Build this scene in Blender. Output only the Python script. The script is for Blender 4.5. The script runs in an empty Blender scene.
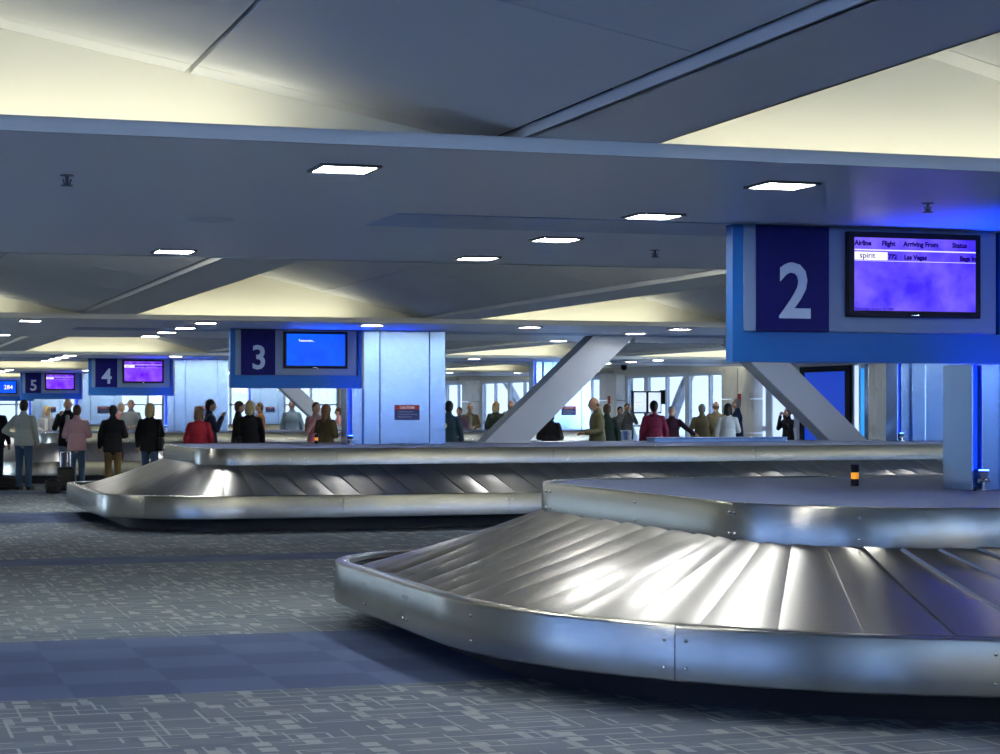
import bpy, bmesh, math, random
from mathutils import Vector, Matrix
random.seed(7)
SC = bpy.context.scene
C = SC.collection
R = math.radians
# ---------------------------------------------------------------- camera
cam_d = bpy.data.cameras.new('camera'); cam = bpy.data.objects.new('camera', cam_d); C.objects.link(cam)
EYE = 1.62
cam.location = (0, 0, EYE); cam.rotation_euler = (R(90), 0, R(-18.0))
cam_d.sensor_width = 36; cam_d.lens = 72.0; cam_d.shift_y = 0.031; cam_d.clip_end = 400
SC.camera = cam
# ---------------------------------------------------------------- world, exposure
W = bpy.data.worlds.new('world'); SC.world = W; W.use_nodes = True
bg = W.node_tree.nodes['Background']
bg.inputs[0].default_value = (0.60, 0.78, 1.0, 1); bg.inputs[1].default_value = 8.0
SC.view_settings.view_transform = 'Standard'; SC.view_settings.look = 'None'
SC.view_settings.gamma = 1; SC.view_settings.use_curve_mapping = False
SC.view_settings.exposure = 1.2
COVE_W = 15.0        # watts per cove strip
LAMP_E = 52.0        # recessed square lamps
SC.cycles.max_bounces = 7; SC.cycles.diffuse_bounces = 4; SC.cycles.glossy_bounces = 4
SC.cycles.transparent_max_bounces = 12; SC.cycles.sample_clamp_indirect = 6
SC.cycles.caustics_reflective = False; SC.cycles.caustics_refractive = False
S = 17.7             # bay spacing in depth
CU, CV = .9511, .3090

def u_at(x, v):      # where the sight line through photo column x crosses the plane y = v
    t = (x - 500) / 2000
    return v * (CV + CU * t) / (CU - CV * t)
def zdist(u, v): return CV * u + CU * v

# ---------------------------------------------------------------- materials
def mat(name, col, rough=.6, metal=0, emit=None, es=0, alpha=None, spec=None):
    m = bpy.data.materials.new(name); m.use_nodes = True
    b = m.node_tree.nodes['Principled BSDF']
    b.inputs['Base Color'].default_value = (*col, 1); b.inputs['Roughness'].default_value = rough
    b.inputs['Metallic'].default_value = metal
    if spec is not None: b.inputs['Specular IOR Level'].default_value = spec
    if emit: b.inputs['Emission Color'].default_value = (*emit, 1); b.inputs['Emission Strength'].default_value = es
    return m
class NT:
    def __init__(s, m): s.t = m.node_tree; s.b = s.t.nodes['Principled BSDF']
    def n(s, k, **kw):
        x = s.t.nodes.new(k)
        for a, v in kw.items(): setattr(x, a, v)
        return x
    def l(s, a, b): s.t.links.new(a, b)
    def m(s, op, a, b=None, c=None, clamp=False):
        x = s.n('ShaderNodeMath', operation=op); x.use_clamp = clamp
        for i, q in enumerate((a, b, c)):
            if q is None: continue
            if isinstance(q, (int, float)): x.inputs[i].default_value = q
            else: s.l(q, x.inputs[i])
        return x.outputs[0]
    def mix(s, f, a, b):
        x = s.n('ShaderNodeMix', data_type='RGBA')
        if isinstance(f, (int, float)): x.inputs[0].default_value = f
        else: s.l(f, x.inputs[0])
        for i, q in ((6, a), (7, b)):
            if isinstance(q, tuple): x.inputs[i].default_value = (*q, 1)
            else: s.l(q, x.inputs[i])
        return x.outputs[2]
def noisy(name, col, rough, metal=0, scale=(1, 1, 1), amp=.12, nscale=6, bump=0, ramp=.1, spec=None):
    m = mat(name, col, rough, metal, spec=spec); k = NT(m)
    tc = k.n('ShaderNodeTexCoord'); mp = k.n('ShaderNodeMapping'); mp.inputs[3].default_value = scale
    k.l(tc.outputs['Object'], mp.inputs[0])
    no = k.n('ShaderNodeTexNoise'); no.inputs['Scale'].default_value = nscale; no.inputs['Detail'].default_value = 5
    k.l(mp.outputs[0], no.inputs['Vector'])
    d = k.m('SUBTRACT', no.outputs[0], .5)
    k.l(k.mix(k.m('MULTIPLY_ADD', d, amp * 6, .5, clamp=True), tuple(c * (1 - amp) for c in col), tuple(min(1, c * (1 + amp)) for c in col)), k.b.inputs['Base Color'])
    k.l(k.m('MULTIPLY_ADD', d, ramp * 2, rough, clamp=True), k.b.inputs['Roughness'])
    if bump:
        bp = k.n('ShaderNodeBump'); bp.inputs['Strength'].default_value = bump; bp.inputs['Distance'].default_value = .004
        k.l(no.outputs[0], bp.inputs['Height']); k.l(bp.outputs[0], k.b.inputs['Normal'])
    return m
M = {}
M['rim'] = noisy('brushed_steel', (.38, .38, .345), .23, 1, (2.5, 2.5, .3), .04, 3, 0, .06)
M['plate'] = noisy('scuffed_plate_metal', (.225, .23, .24), .29, 1, (1, 1, 1), .05, 2, 0, 0)
M['column'] = noisy('steel_cladding', (.22, .35, .60), .22, 1, (.5, .5, .35), .04, 3, .10, .06)
M['black'] = mat('black_rubber', (.006, .007, .012), .6)
M['kick'] = mat('kick_black', (.010, .012, .02), .45)
M['bolt'] = mat('bolt_steel', (.62, .62, .62), .25, 1)
M['deck'] = noisy('deck_carpet', (.045, .070, .150), .95, 0, (1, 1, 1), .35, 90, .3)
M['soffit'] = noisy('soffit_paint', (.84, .86, .90), .34, 0, (1, 1, 1), .03, 2, spec=.6)
M['soffit_band'] = mat('soffit_blue_band', (.30, .38, .58), .3, 0)
M['fascia'] = mat('fascia_paint', (.62, .64, .62), .5)
M['lunette'] = noisy('cream_wall_paint', (.70, .70, .60), .7, 0, (1, 1, 1), .03, 2)
M['slope'] = noisy('ceiling_panel_paint', (.76, .78, .80), .5, 0, (1, 1, 1), .04, 1.5)
M['strip'] = noisy('strip_paint', (.72, .73, .74), .45, 0, (1, 1, 1), .04, 2)
M['trim'] = mat('trim_light', (.72, .74, .74), .45)
M['dark'] = mat('plenum_dark', (.02, .02, .02), .9)
M['wall'] = noisy('wall_paint', (.62, .64, .66), .6, 0, (1, 1, 1), .04, 2)
M['marble'] = noisy('marble', (.62, .64, .66), .3, 0, (1, 1, .5), .22, 2.5)
M['mull'] = mat('mullion_blue_grey', (.55, .65, .80), .4, .3)
M['frameblue'] = mat('sign_frame_blue', (.002, .075, .29), .45, spec=.2)
M['navy'] = mat('sign_navy', (.002, .003, .075), .5, spec=.1)
M['grey'] = mat('sign_grey_panel', (.095, .155, .265), .45, spec=.3)
M['numeral'] = mat('sign_numeral', (.27, .36, .50), .5, spec=.2)
M['bezel'] = mat('bezel_black', (.004, .004, .012), .5, spec=.12)
M['brace'] = noisy('brace_paint', (.30, .35, .43), .42, 0, (1, 1, 1), .03, 2)
M['signred'] = mat('caution_red', (.30, .012, .02), .5)
M['signblue'] = mat('caution_blue', (.008, .02, .13), .5)
M['white'] = mat('letter_white', (.8, .8, .82), .5)
M['palewrite'] = mat('letter_pale', (.25, .33, .5), .5)
M['lamp'] = mat('lamp_diffuser', (.9, .9, .85), .5, emit=(1, .97, .88), es=LAMP_E)
M['lampframe'] = mat('lamp_frame', (.10, .11, .12), .5)
M['bluelens'] = mat('blue_led_lens', (.02, .02, .3), .3, emit=(.02, .06, 1), es=22)
M['blueslot'] = mat('blue_light_slot', (.01, .06, .45), .3, emit=(.0, .05, .9), es=.35)
M['amber'] = mat('beacon_amber', (.75, .28, .01), .3, emit=(1, .4, .02), es=.25)
M['chrome'] = mat('chrome', (.6, .6, .62), .15, 1)
M['glass'] = None
g = bpy.data.materials.new('window_glass'); g.use_nodes = True; t = g.node_tree; t.nodes.clear()
o_ = t.nodes.new('ShaderNodeOutputMaterial'); tr = t.nodes.new('ShaderNodeBsdfTransparent'); gl = t.nodes.new('ShaderNodeBsdfGlossy'); mx = t.nodes.new('ShaderNodeMixShader')
tr.inputs[0].default_value = (.29, .30, .32, 1); gl.inputs['Roughness'].default_value = .05; mx.inputs[0].default_value = .08
t.links.new(tr.outputs[0], mx.inputs[1]); t.links.new(gl.outputs[0], mx.inputs[2]); t.links.new(mx.outputs[0], o_.inputs[0]); M['glass'] = g

def carpet():
    m = mat('patterned_carpet', (.1, .1, .1), .95, spec=.15); k = NT(m)
    geo = k.n('ShaderNodeNewGeometry'); sp = k.n('ShaderNodeSeparateXYZ'); k.l(geo.outputs['Position'], sp.inputs[0])
    x, y = sp.outputs[0], sp.outputs[1]
    def cell(sx, sy, ox, oy, seed):
        px = k.m('MULTIPLY_ADD', x, 1 / sx, ox); py = k.m('MULTIPLY_ADD', y, 1 / sy, oy)
        ix, iy = k.m('FLOOR', px), k.m('FLOOR', py); fx, fy = k.m('SUBTRACT', px, ix), k.m('SUBTRACT', py, iy)
        cb = k.n('ShaderNodeCombineXYZ'); k.l(ix, cb.inputs[0]); k.l(iy, cb.inputs[1]); cb.inputs[2].default_value = seed
        wn = k.n('ShaderNodeTexWhiteNoise', noise_dimensions='3D'); k.l(cb.outputs[0], wn.inputs[0])
        sc = k.n('ShaderNodeSeparateColor'); k.l(wn.outputs[1], sc.inputs[0])
        return fx, fy, sc.outputs[0], sc.outputs[1], sc.outputs[2]
    def motif(sx, sy, ox, oy, seed, wl):
        fx, fy, r1, r2, r3 = cell(sx, sy, ox, oy, seed)
        h = k.m('MULTIPLY', k.m('LESS_THAN', fy, wl / sy), k.m('GREATER_THAN', r1, .38))
        v = k.m('MULTIPLY', k.m('LESS_THAN', fx, wl / sx), k.m('GREATER_THAN', r2, .72))
        bx = k.m('MULTIPLY', k.m('LESS_THAN', k.m('ABSOLUTE', k.m('SUBTRACT', fx, .55)), .17), k.m('LESS_THAN', k.m('ABSOLUTE', k.m('SUBTRACT', fy, .5)), .36))
        bx = k.m('MULTIPLY', bx, k.m('GREATER_THAN', r3, .80))
        return k.m('MAXIMUM', k.m('MAXIMUM', h, v), bx)
    a = motif(.25, .16, 0, 0, 1., .017); b = motif(.15, .30, .37, .21, 5., .014)
    pat = k.m('MAXIMUM', a, k.m('MULTIPLY', b, .8))
    _, _, q1, q2, q3 = cell(.38, .17, .3, .5, 9.)
    no = k.n('ShaderNodeTexNoise'); no.inputs['Scale'].default_value = 160; k.l(geo.outputs['Position'], no.inputs['Vector'])
    base = k.mix(q1, (.095, .125, .175), (.13, .158, .20))
    pc = k.mix(k.m('MULTIPLY', pat, .85), base, (.26, .305, .32))
    # plain blue bands with chequered tiles
    ym = k.m('FLOORED_MODULO', k.m('SUBTRACT', y, 11.35), 17.5)
    b1 = k.m('LESS_THAN', ym, 2.85)
    y2 = k.m('FLOORED_MODULO', k.m('SUBTRACT', y, 21.0), 17.5); b2 = k.m('LESS_THAN', y2, .95)
    band = k.m('MAXIMUM', b1, b2)
    chk = k.m('FLOORED_MODULO', k.m('ADD', k.m('FLOOR', k.m('MULTIPLY', x, 1 / .6)), k.m('FLOOR', k.m('MULTIPLY', k.m('SUBTRACT', y, 11.35), 1 / .57))), 2)
    bc = k.mix(k.m('MULTIPLY_ADD', q3, .0, chk), (.068, .100, .205), (.082, .120, .235))
    col = k.mix(band, pc, bc)
    sh = k.m('MULTIPLY_ADD', no.outputs[0], .7, .65)
    vm = k.n('ShaderNodeVectorMath', operation='SCALE'); k.l(col, vm.inputs[0]); k.l(sh, vm.inputs['Scale'])
    k.l(vm.outputs[0], k.b.inputs['Base Color'])
    bp = k.n('ShaderNodeBump'); bp.inputs['Strength'].default_value = .35; bp.inputs['Distance'].default_value = .004
    k.l(no.outputs[0], bp.inputs['Height']); k.l(bp.outputs[0], k.b.inputs['Normal'])
    return m
M['carpet'] = carpet()
def screen_mat(name, a, b, es):
    m = mat(name, (.01, .01, .02), .4, spec=.08); k = NT(m)
    tc = k.n('ShaderNodeTexCoord'); no = k.n('ShaderNodeTexNoise'); no.inputs['Scale'].default_value = 4.5; no.inputs['Detail'].default_value = 6
    k.l(tc.outputs['Object'], no.inputs['Vector'])
    f = k.m('MULTIPLY_ADD', no.outputs[0], 3.2, -1.15, clamp=True)
    k.l(k.mix(f, a, b), k.b.inputs['Emission Color']); k.b.inputs['Emission Strength'].default_value = es
    return m
M['violet'] = screen_mat('screen_violet_clouds', (.045, .015, .9), (.21, .13, 1.0), .47)
M['purple'] = screen_mat('screen_purple_clouds', (.15, .0, 1.0), (.32, .12, 1.0), .47)
M['bluescreen'] = screen_mat('screen_plain_blue', (.0, .075, 1.0), (.0, .12, 1.0), .47)
M['scrline'] = mat('screen_line', (.1, .1, .1), .4, emit=(.65, .6, 1), es=.6)
M['scrdark'] = mat('screen_dark_writing', (.004, .003, .03), .6, spec=0, emit=(.006, .0, .09), es=.5)
M['scrwhite'] = mat('screen_white', (.3, .3, .3), .4, emit=(.9, .9, 1), es=.55)
M['scrpale'] = mat('screen_pale_blue', (.3, .3, .3), .4, emit=(.55, .68, .95), es=.5)
M['adblue'] = mat('backlit_blue_panel', (.0, .03, .3), .3, emit=(.0, .035, .42), es=.45)
M['adcyan'] = mat('backlit_cyan_panel', (.02, .3, .6), .3, emit=(.02, .28, .85), es=.5)
M['adpale'] = mat('backlit_pale_panel', (.5, .6, .7), .3, emit=(.5, .66, .95), es=.5)

# ---------------------------------------------------------------- mesh helpers
class MB:
    def __init__(s): s.v = []; s.f = []
    def face(s, pts): n = len(s.v); s.v += [tuple(p) for p in pts]; s.f.append(tuple(range(n, n + len(pts))))
    def box(s, x0, y0, z0, x1, y1, z1):
        n = len(s.v); s.v += [(x, y, z) for x in (x0, x1) for y in (y0, y1) for z in (z0, z1)]
        s.f += [tuple(n + i for i in q) for q in ((0, 1, 3, 2), (4, 6, 7, 5), (0, 4, 5, 1), (2, 3, 7, 6), (0, 2, 6, 4), (1, 5, 7, 3))]
        return s
    def prism(s, poly, y0, y1):   # poly in (x,z), extruded along y
        n = len(s.v); k = len(poly)
        s.v += [(x, y0, z) for x, z in poly] + [(x, y1, z) for x, z in poly]
        s.f.append(tuple(n + i for i in range(k))); s.f.append(tuple(n + k + i for i in reversed(range(k))))
        for i in range(k): j = (i + 1) % k; s.f.append((n + j, n + i, n + k + i, n + k + j))
        return s
    def tube(s, p, q, r, r2=None, seg=12, cap=True):
        p, q = Vector(p), Vector(q); r2 = r if r2 is None else r2; d = (q - p).normalized()
        a = d.orthogonal().normalized(); b = d.cross(a); n = len(s.v)
        for c, rr in ((p, r), (q, r2)):
            for i in range(seg): an = 2 * math.pi * i / seg; s.v.append(tuple(c + rr * (math.cos(an) * a + math.sin(an) * b)))
        for i in range(seg): j = (i + 1) % seg; s.f.append((n + i, n + j, n + seg + j, n + seg + i))
        if cap: s.f.append(tuple(n + i for i in reversed(range(seg)))); s.f.append(tuple(n + seg + i for i in range(seg)))
        return s
    def ball(s, c, r, seg=14, rings=9, rot=None):
        n = len(s.v); c = Vector(c); r = (r, r, r) if isinstance(r, (int, float)) else r
        def P(x, y, z):
            p = Vector((x * r[0], y * r[1], z * r[2]))
            if rot is not None: p = rot @ p
            s.v.append(tuple(c + p))
        P(0, 0, 1)
        for i in range(1, rings):
            th = math.pi * i / rings
            for j in range(seg): ph = 2 * math.pi * j / seg; P(math.sin(th) * math.cos(ph), math.sin(th) * math.sin(ph), math.cos(th))
        P(0, 0, -1); last = len(s.v) - 1
        for j in range(seg):
            k2 = (j + 1) % seg; s.f.append((n, n + 1 + j, n + 1 + k2)); b0 = n + 1 + (rings - 2) * seg; s.f.append((last, b0 + k2, b0 + j))
        for i in range(rings - 2):
            for j in range(seg): k2 = (j + 1) % seg; a0 = n + 1 + i * seg; s.f.append((a0 + j, a0 + seg + j, a0 + seg + k2, a0 + k2))
        return s
    def cap(s, p, q, r, r2=None, seg=12):      # tapered capsule
        r2 = r if r2 is None else r2
        s.tube(p, q, r, r2, seg); s.ball(p, r, seg, 8); s.ball(q, r2, seg, 8); return s
    def grid(s, rows, closed=False):            # rows of points -> quads
        n = len(s.v); w = len(rows[0])
        for r_ in rows: s.v += [tuple(p) for p in r_]
        for i in range(len(rows) - 1):
            for j in range(w if closed else w - 1):
                k2 = (j + 1) % w; s.f.append((n + i * w + j, n + i * w + k2, n + (i + 1) * w + k2, n + (i + 1) * w + j))
        return s
    def build(s, name, m, parent=None, smooth=None, bevel=0, remesh=0, sm=0, recalc=True, loc=None):
        me = bpy.data.meshes.new(name); me.from_pydata(s.v, [], s.f); me.update()
        o = bpy.data.objects.new(name, me); C.objects.link(o)
        if m is not None: me.materials.append(m if not isinstance(m, str) else M[m])
        if remesh:
            r_ = o.modifiers.new('r', 'REMESH'); r_.mode = 'VOXEL'; r_.voxel_size = remesh; r_.use_smooth_shade = True
            if sm: q = o.modifiers.new('s', 'SMOOTH'); q.iterations = sm; q.factor = .6
            dg = bpy.context.evaluated_depsgraph_get(); me2 = bpy.data.meshes.new_from_object(o.evaluated_get(dg)); o.modifiers.clear(); o.data = me2; me2.name = name
            if not me2.materials: me2.materials.append(M[m] if isinstance(m, str) else m)
            me2.polygons.foreach_set('use_smooth', [True] * len(me2.polygons))
        else:
            if recalc:
                bm = bmesh.new(); bm.from_mesh(me); bmesh.ops.remove_doubles(bm, verts=bm.verts, dist=1e-5); bmesh.ops.recalc_face_normals(bm, faces=bm.faces); bm.to_mesh(me); bm.free()
            if bevel:
                b = o.modifiers.new('b', 'BEVEL'); b.width = bevel; b.segments = 2; b.limit_method = 'ANGLE'; b.angle_limit = R(40)
            if smooth: me.polygons.foreach_set('use_smooth', [True] * len(me.polygons)); me.set_sharp_from_angle(angle=R(smooth))
        if parent is not None: o.parent = parent; o.matrix_parent_inverse = Matrix.Identity(4)
        if loc is not None: o.location = loc
        return o
def box(name, m, a, b, parent=None, bevel=0): return MB().box(*a, *b).build(name, m, parent, bevel=bevel)
def struct(o): o['kind'] = 'structure'; return o
def thing(name, label, cat, loc=(0, 0, 0), rz=0, group=None):
    o = bpy.data.objects.new(name, None); C.objects.link(o); o.location = loc; o.rotation_euler = (0, 0, rz); o.empty_display_size = .2
    return tag(o, label, cat, group)
def tag(o, label, cat, group=None):
    o['label'] = label; o['category'] = cat
    if group: o['group'] = group
    return o
def text(s, name, m, size, loc, parent, align='LEFT', bold=0, rot=(R(90), 0, 0), ext=.002, sx=1.0):
    cu = bpy.data.curves.new(name, 'FONT'); cu.body = s; cu.size = size; cu.align_x = align; cu.offset = bold; cu.extrude = ext; cu.resolution_u = 3
    o = bpy.data.objects.new(name, cu); C.objects.link(o)
    dg = bpy.context.evaluated_depsgraph_get(); me = bpy.data.meshes.new_from_object(o.evaluated_get(dg)); bpy.data.objects.remove(o)
    me.materials.clear(); me.materials.append(M[m]); me.name = name
    o = bpy.data.objects.new(name, me); C.objects.link(o); o.location = loc; o.rotation_euler = rot; o.scale = (sx, 1, 1); o.parent = parent
    return o
def area(name, loc, rot, sx, sy, power, col, parent=None, spread=None, portal=False):
    d = bpy.data.lights.new(name, 'AREA'); d.shape = 'RECTANGLE'; d.size = sx; d.size_y = sy; d.energy = power; d.color = col
    if spread: d.spread = R(spread)
    if portal: d.cycles.is_portal = True
    o = bpy.data.objects.new(name, d); C.objects.link(o); o.location = loc; o.rotation_euler = rot
    if parent: o.parent = parent
    return o

# ---------------------------------------------------------------- room shell
UL, UR, VF, VB = -7.0, 24.0, -9.0, 96.0
ZS, ZT = 2.78, 2.84
struct(box('floor', 'carpet', (UL, VF, -.1), (UR, VB, 0)))
struct(box('trim_1', 'wall', (UR, VF, -.3), (UR + 40, VB + 20, -.05)))          # pavement outside
struct(box('ceiling', 'dark', (UL, VF, 4.2), (UR, VB, 4.3)))
def wall_open(name, axis, c0, c1, lo, hi, opens, z0, z1, m, ztop=4.2):
    """wall slab with window openings between z0 and z1; axis 'u' = wall runs along u, 'v' = along v"""
    mb = MB()
    def b(a, b_, za, zb):
        if axis == 'u': mb.box(a, c0, za, b_, c1, zb)
        else: mb.box(c0, a, za, c1, b_, zb)
    b(lo, hi, z1, ztop)
    if z0 > 0: b(lo, hi, 0, z0)
    p = lo
    for (a, e) in opens:
        if a > p: b(p, a, z0, z1)
        p = e
    if p < hi: b(p, hi, z0, z1)
    return struct(mb.build(name, m, recalc=False))
left_op = [(-6.5, -2.5), (2.5, 6.0), (6.3, 10.5), (10.8, 16)] + [(a, a + 1) for a in (40, 50, 60)]
wall_open('wall_left', 'v', UL - .2, UL, VF, VB, left_op, .1, 2.75, 'wall')
front_op = [(9.0, 13.0), (13.5, 17.5), (18.0, 23.0)]
wall_open('wall_front', 'u', VF - .2, VF, UL, UR, front_op, .1, 2.75, 'wall')
near_op = [(-8, -3), (-2.7, 2.3), (2.6, 7.3), (7.6, 12.3), (12.6, 17.3), (17.6, 22.3), (22.6, 30), (30.3, 38)]  # openings out of view, enlarged to let more light into the hall
right_op = [(52.4, 60.6), (62.2, 76.4), (77.9, 90)]
wall_open('wall_right', 'v', UR, UR + .25, VF, VB, near_op + right_op, .0, 2.68, 'wall')
back_op = [(3.2, 11.6), (12.2, 22.8)]
wall_open('wall_back', 'u', VB, VB + .25, UL, UR, back_op, .55, 2.6, 'wall')
n = 0
for (a, e) in right_op:
    n += 1; w = MB(); k = max(2, round((e - a) / 1.7)); st = (e - a) / k
    for i in range(k + 1): w.box(UR + .03, a + i * st - (.06 if i % 2 else .16), 0, UR + .13, a + i * st + (.06 if i % 2 else .16), 2.68)
    w.box(UR + .02, a, 2.58, UR + .15, e, 2.68); w.box(UR + .02, a, 0, UR + .15, e, .12); w.box(UR + .04, a, 1.02, UR + .12, e, 1.08)
    fr = struct(w.build('window_%d' % n, 'mull', recalc=False)); MB().box(UR + .08, a, .1, UR + .10, e, 2.6).build('glass', 'glass', fr)
for (a, e) in back_op:
    n += 1; w = MB(); k = round((e - a) / 1.4); st = (e - a) / k
    for i in range(k + 1): w.box(a + i * st - .05, VB, .55, a + i * st + .05, VB + .2, 2.6)
    w.box(a, VB, 1.75, e, VB + .1, 1.82)
    fr = struct(w.build('window_%d' % n, 'mull', recalc=False)); MB().box(a, VB + .08, .55, e, VB + .1, 2.6).build('glass', 'glass', fr)
M['tint'] = g.copy(); M['tint'].name = 'tinted_glass'; M['tint'].node_tree.nodes['Transparent BSDF'].inputs[0].default_value = (.24, .28, .37, 1)
for (a, e) in left_op[:4]:
    n += 1; w = MB().box(UL - .15, a, .1, UL - .05, a + .06, 2.75).box(UL - .15, e - .06, .1, UL - .05, e, 2.75).box(UL - .15, a + .06, .1, UL - .05, e - .06, .16).box(UL - .15, a + .06, 2.69, UL - .05, e - .06, 2.75)
    fr = struct(w.build('window_%d' % n, 'mull', recalc=False)); MB().box(UL - .11, a + .06, .16, UL - .09, e - .06, 2.69).build('glass', 'tint', fr)
M['tint2'] = g.copy(); M['tint2'].name = 'dark_tinted_glass'; M['tint2'].node_tree.nodes['Transparent BSDF'].inputs[0].default_value = (.13, .165, .215, 1)
for (a, e) in front_op:
    n += 1; w = MB().box(a, VF - .15, .1, a + .06, VF - .05, 2.75).box(e - .06, VF - .15, .1, e, VF - .05, 2.75).box(a + .06, VF - .15, .1, e - .06, VF - .05, .16).box(a + .06, VF - .15, 2.69, e - .06, VF - .05, 2.75)
    fr = struct(w.build('window_%d' % n, 'mull', recalc=False)); MB().box(a + .06, VF - .11, .16, e - .06, VF - .09, 2.69).build('glass', 'tint2', fr)
M['tint3'] = g.copy(); M['tint3'].name = 'grey_tinted_glass'; M['tint3'].node_tree.nodes['Transparent BSDF'].inputs[0].default_value = (.19, .225, .28, 1)
for (a, e) in near_op[:6]:
    n += 1; w = MB().box(UR + .05, a, .0, UR + .15, a + .06, 2.68).box(UR + .05, e - .06, .0, UR + .15, e, 2.68).box(UR + .05, a + .06, .0, UR + .15, e - .06, .06).box(UR + .05, a + .06, 2.62, UR + .15, e - .06, 2.68)
    fr = struct(w.build('window_%d' % n, 'mull', recalc=False)); MB().box(UR + .09, a + .06, .06, UR + .11, e - .06, 2.62).build('glass', 'tint3', fr)
# exterior steel props leaning outside the glass wall
for i, (v0, v1) in enumerate(((52.8, 56.2), (60.6, 57.4), (63.0, 67.4), (72.5, 68.6), (73.5, 79.0))):
    mb = MB(); mb.prism([(0, 0), (.55, 0), (.55, .01), (0, .01)], 0, .01); mb = MB()
    rows = []
    for j in range(13):
        t = j / 12; vv = v0 + (v1 - v0) * (t ** 1.5); z = -.05 + 3.6 * t
        rows.append([(UR + 1.2, vv - .16, z), (UR + 1.45, vv - .16, z), (UR + 1.45, vv + .16, z), (UR + 1.2, vv + .16, z)])
    mb.grid(rows, True)
    lab = ['curved grey steel prop outside the glass wall, rightmost of the row', 'curved grey steel prop outside the glass, second from the right',
           'curved grey steel prop outside the glass, behind the olive-jacketed man', 'curved grey steel prop outside the glass beside the far left panes', 'curved grey steel prop outside the farthest panes of the glass wall'][i]
    tag(mb.build('steel_prop', 'brace', smooth=40), lab, 'prop')
# marble piers on the right wall
pl = ['marble clad pier at the right end of the glass wall', 'narrow marble pier between two glass wall sections, left of the standing monitors', 'farthest marble pier at the left end of the glass wall']
for i, (a, e) in enumerate(((50.2, 52.4), (60.6, 62.2), (76.4, 77.9))):
    p = thing('marble_pier', pl[i], 'pier', (UR - .21, (a + e) / 2, 0))
    h = (e - a) / 2 - .03
    for z0, z1 in ((0, .92), (.94, 1.86), (1.88, 2.72)): box('marble_slab', 'marble', (-.12, -h, z0), (.2, -.02, z1), p, .006); box('marble_slab', 'marble', (-.12, .02, z0), (.2, h, z1), p, .006)
    if i < 2:
        f = box('fire_alarm', 'signred', (-.16, -.25, 1.75), (-.12, -.08, 2.02), p, .01)
# entrance zone on the right wall, nearer than the glass wall
def rv(x, u=UR): t = (x - 500) / 2000; return u * (CU - CV * t) / (CV + CU * t)
dr = struct(MB().box(UR - .1, rv(775), 0, UR, rv(769), 2.5).box(UR - .1, rv(752), 0, UR, rv(749), 2.5).box(UR - .1, rv(775), 2.44, UR, rv(749), 2.6).box(UR - .08, rv(770), .98, UR - .02, rv(752), 1.12).build('door_1', 'mull', recalc=False))
box('door_glass', 'adpale', (UR - .06, rv(769), .02), (UR - .04, rv(752), 2.44), dr)
d2 = struct(MB().box(UR - .1, rv(800), 0, UR, rv(797), 2.5).box(UR - .1, rv(775), 2.44, UR, rv(800), 2.6).build('door_2', 'mull', recalc=False))
box('door_glass', 'adpale', (UR - .06, rv(797), .02), (UR - .04, rv(775), 2.44), d2)
t_ = thing('backlit_panel', 'large deep blue backlit wall panel behind the right grey diagonal brace', 'panel', (UR - .08, (rv(808) + rv(849)) / 2, 0))
h = (rv(808) - rv(849)) / 2
box('screen', 'adblue', (-.02, -h, .1), (.0, h, 2.55), t_); MB().box(-.04, -h - .25, 0, .03, -h, 2.7).box(-.04, h, 0, .03, h + .25, 2.7).box(-.04, -h, 2.55, .03, h, 2.7).build('frame', 'bezel', t_, recalc=False)
t_ = thing('backlit_panel', 'narrow pale blue lit wall panel right of the deep blue panel', 'panel', (UR - .08, (rv(858) + rv(863)) / 2, 0)); h = (rv(857.5) - rv(863)) / 2
box('screen', 'adpale', (-.02, -h, .1), (0, h, 2.68), t_); MB().box(-.03, h - .03, 0, .02, h + .03, 2.7).box(-.03, -h - .03, 0, .02, -h + .03, 2.7).build('frame', 'mull', t_, recalc=False)
t_ = thing('backlit_panel', 'narrow bright cyan lit wall panel beside the marble strip', 'panel', (UR - .08, (rv(864.5) + rv(873)) / 2, 0)); h = (rv(864.5) - rv(873)) / 2
box('screen', 'adcyan', (-.02, -h, .1), (0, h, 2.6), t_); MB().box(-.03, -h - .05, 0, .02, -h, 2.7).box(-.03, -h, 2.6, .02, h, 2.7).build('frame', 'mull', t_, recalc=False)
p = thing('marble_pier', 'marble clad pier with a steel edge right of the cyan lit panel', 'pier', (UR - .21, (rv(876) + rv(886)) / 2, 0)); h = (rv(876) - rv(887)) / 2
box('marble_slab', 'marble', (-.1, -h, 0), (.2, h * .2, 2.7), p, .01); box('steel_edge', 'column', (-.1, h * .25, 0), (.2, h, 2.7), p, .01)
t_ = thing('cabinet', 'small pale control cabinet high on the wall left of the blue panel', 'cabinet', (UR - .05, rv(797), 2.30))
box('body', 'lunette', (-.16, -.45, -.13), (.04, .45, .13), t_, .01); box('slot', 'bezel', (-.17, -.3, -.03), (-.155, .3, .05), t_)

# portals
area('portal', (UL - .25, 1, 1.5), (0, R(-90), 0), 2.7, 20, 1, (1, 1, 1), portal=True)
area('portal', (8, VF - .1, 1.5), (R(90), 0, 0), 30, 2.7, 1, (1, 1, 1), portal=True)
area('portal', (UR + .15, 71, 1.35), (0, R(90), 0), 2.7, 38, 1, (1, 1, 1), portal=True)
area('portal', (UR + .15, 14, 1.35), (0, R(90), 0), 2.7, 28, 1, (1, 1, 1), portal=True)
area('portal', (13, VB + .1, 1.6), (R(-90), 0, 0), 20, 2.1, 1, (1, 1, 1), portal=True)

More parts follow.
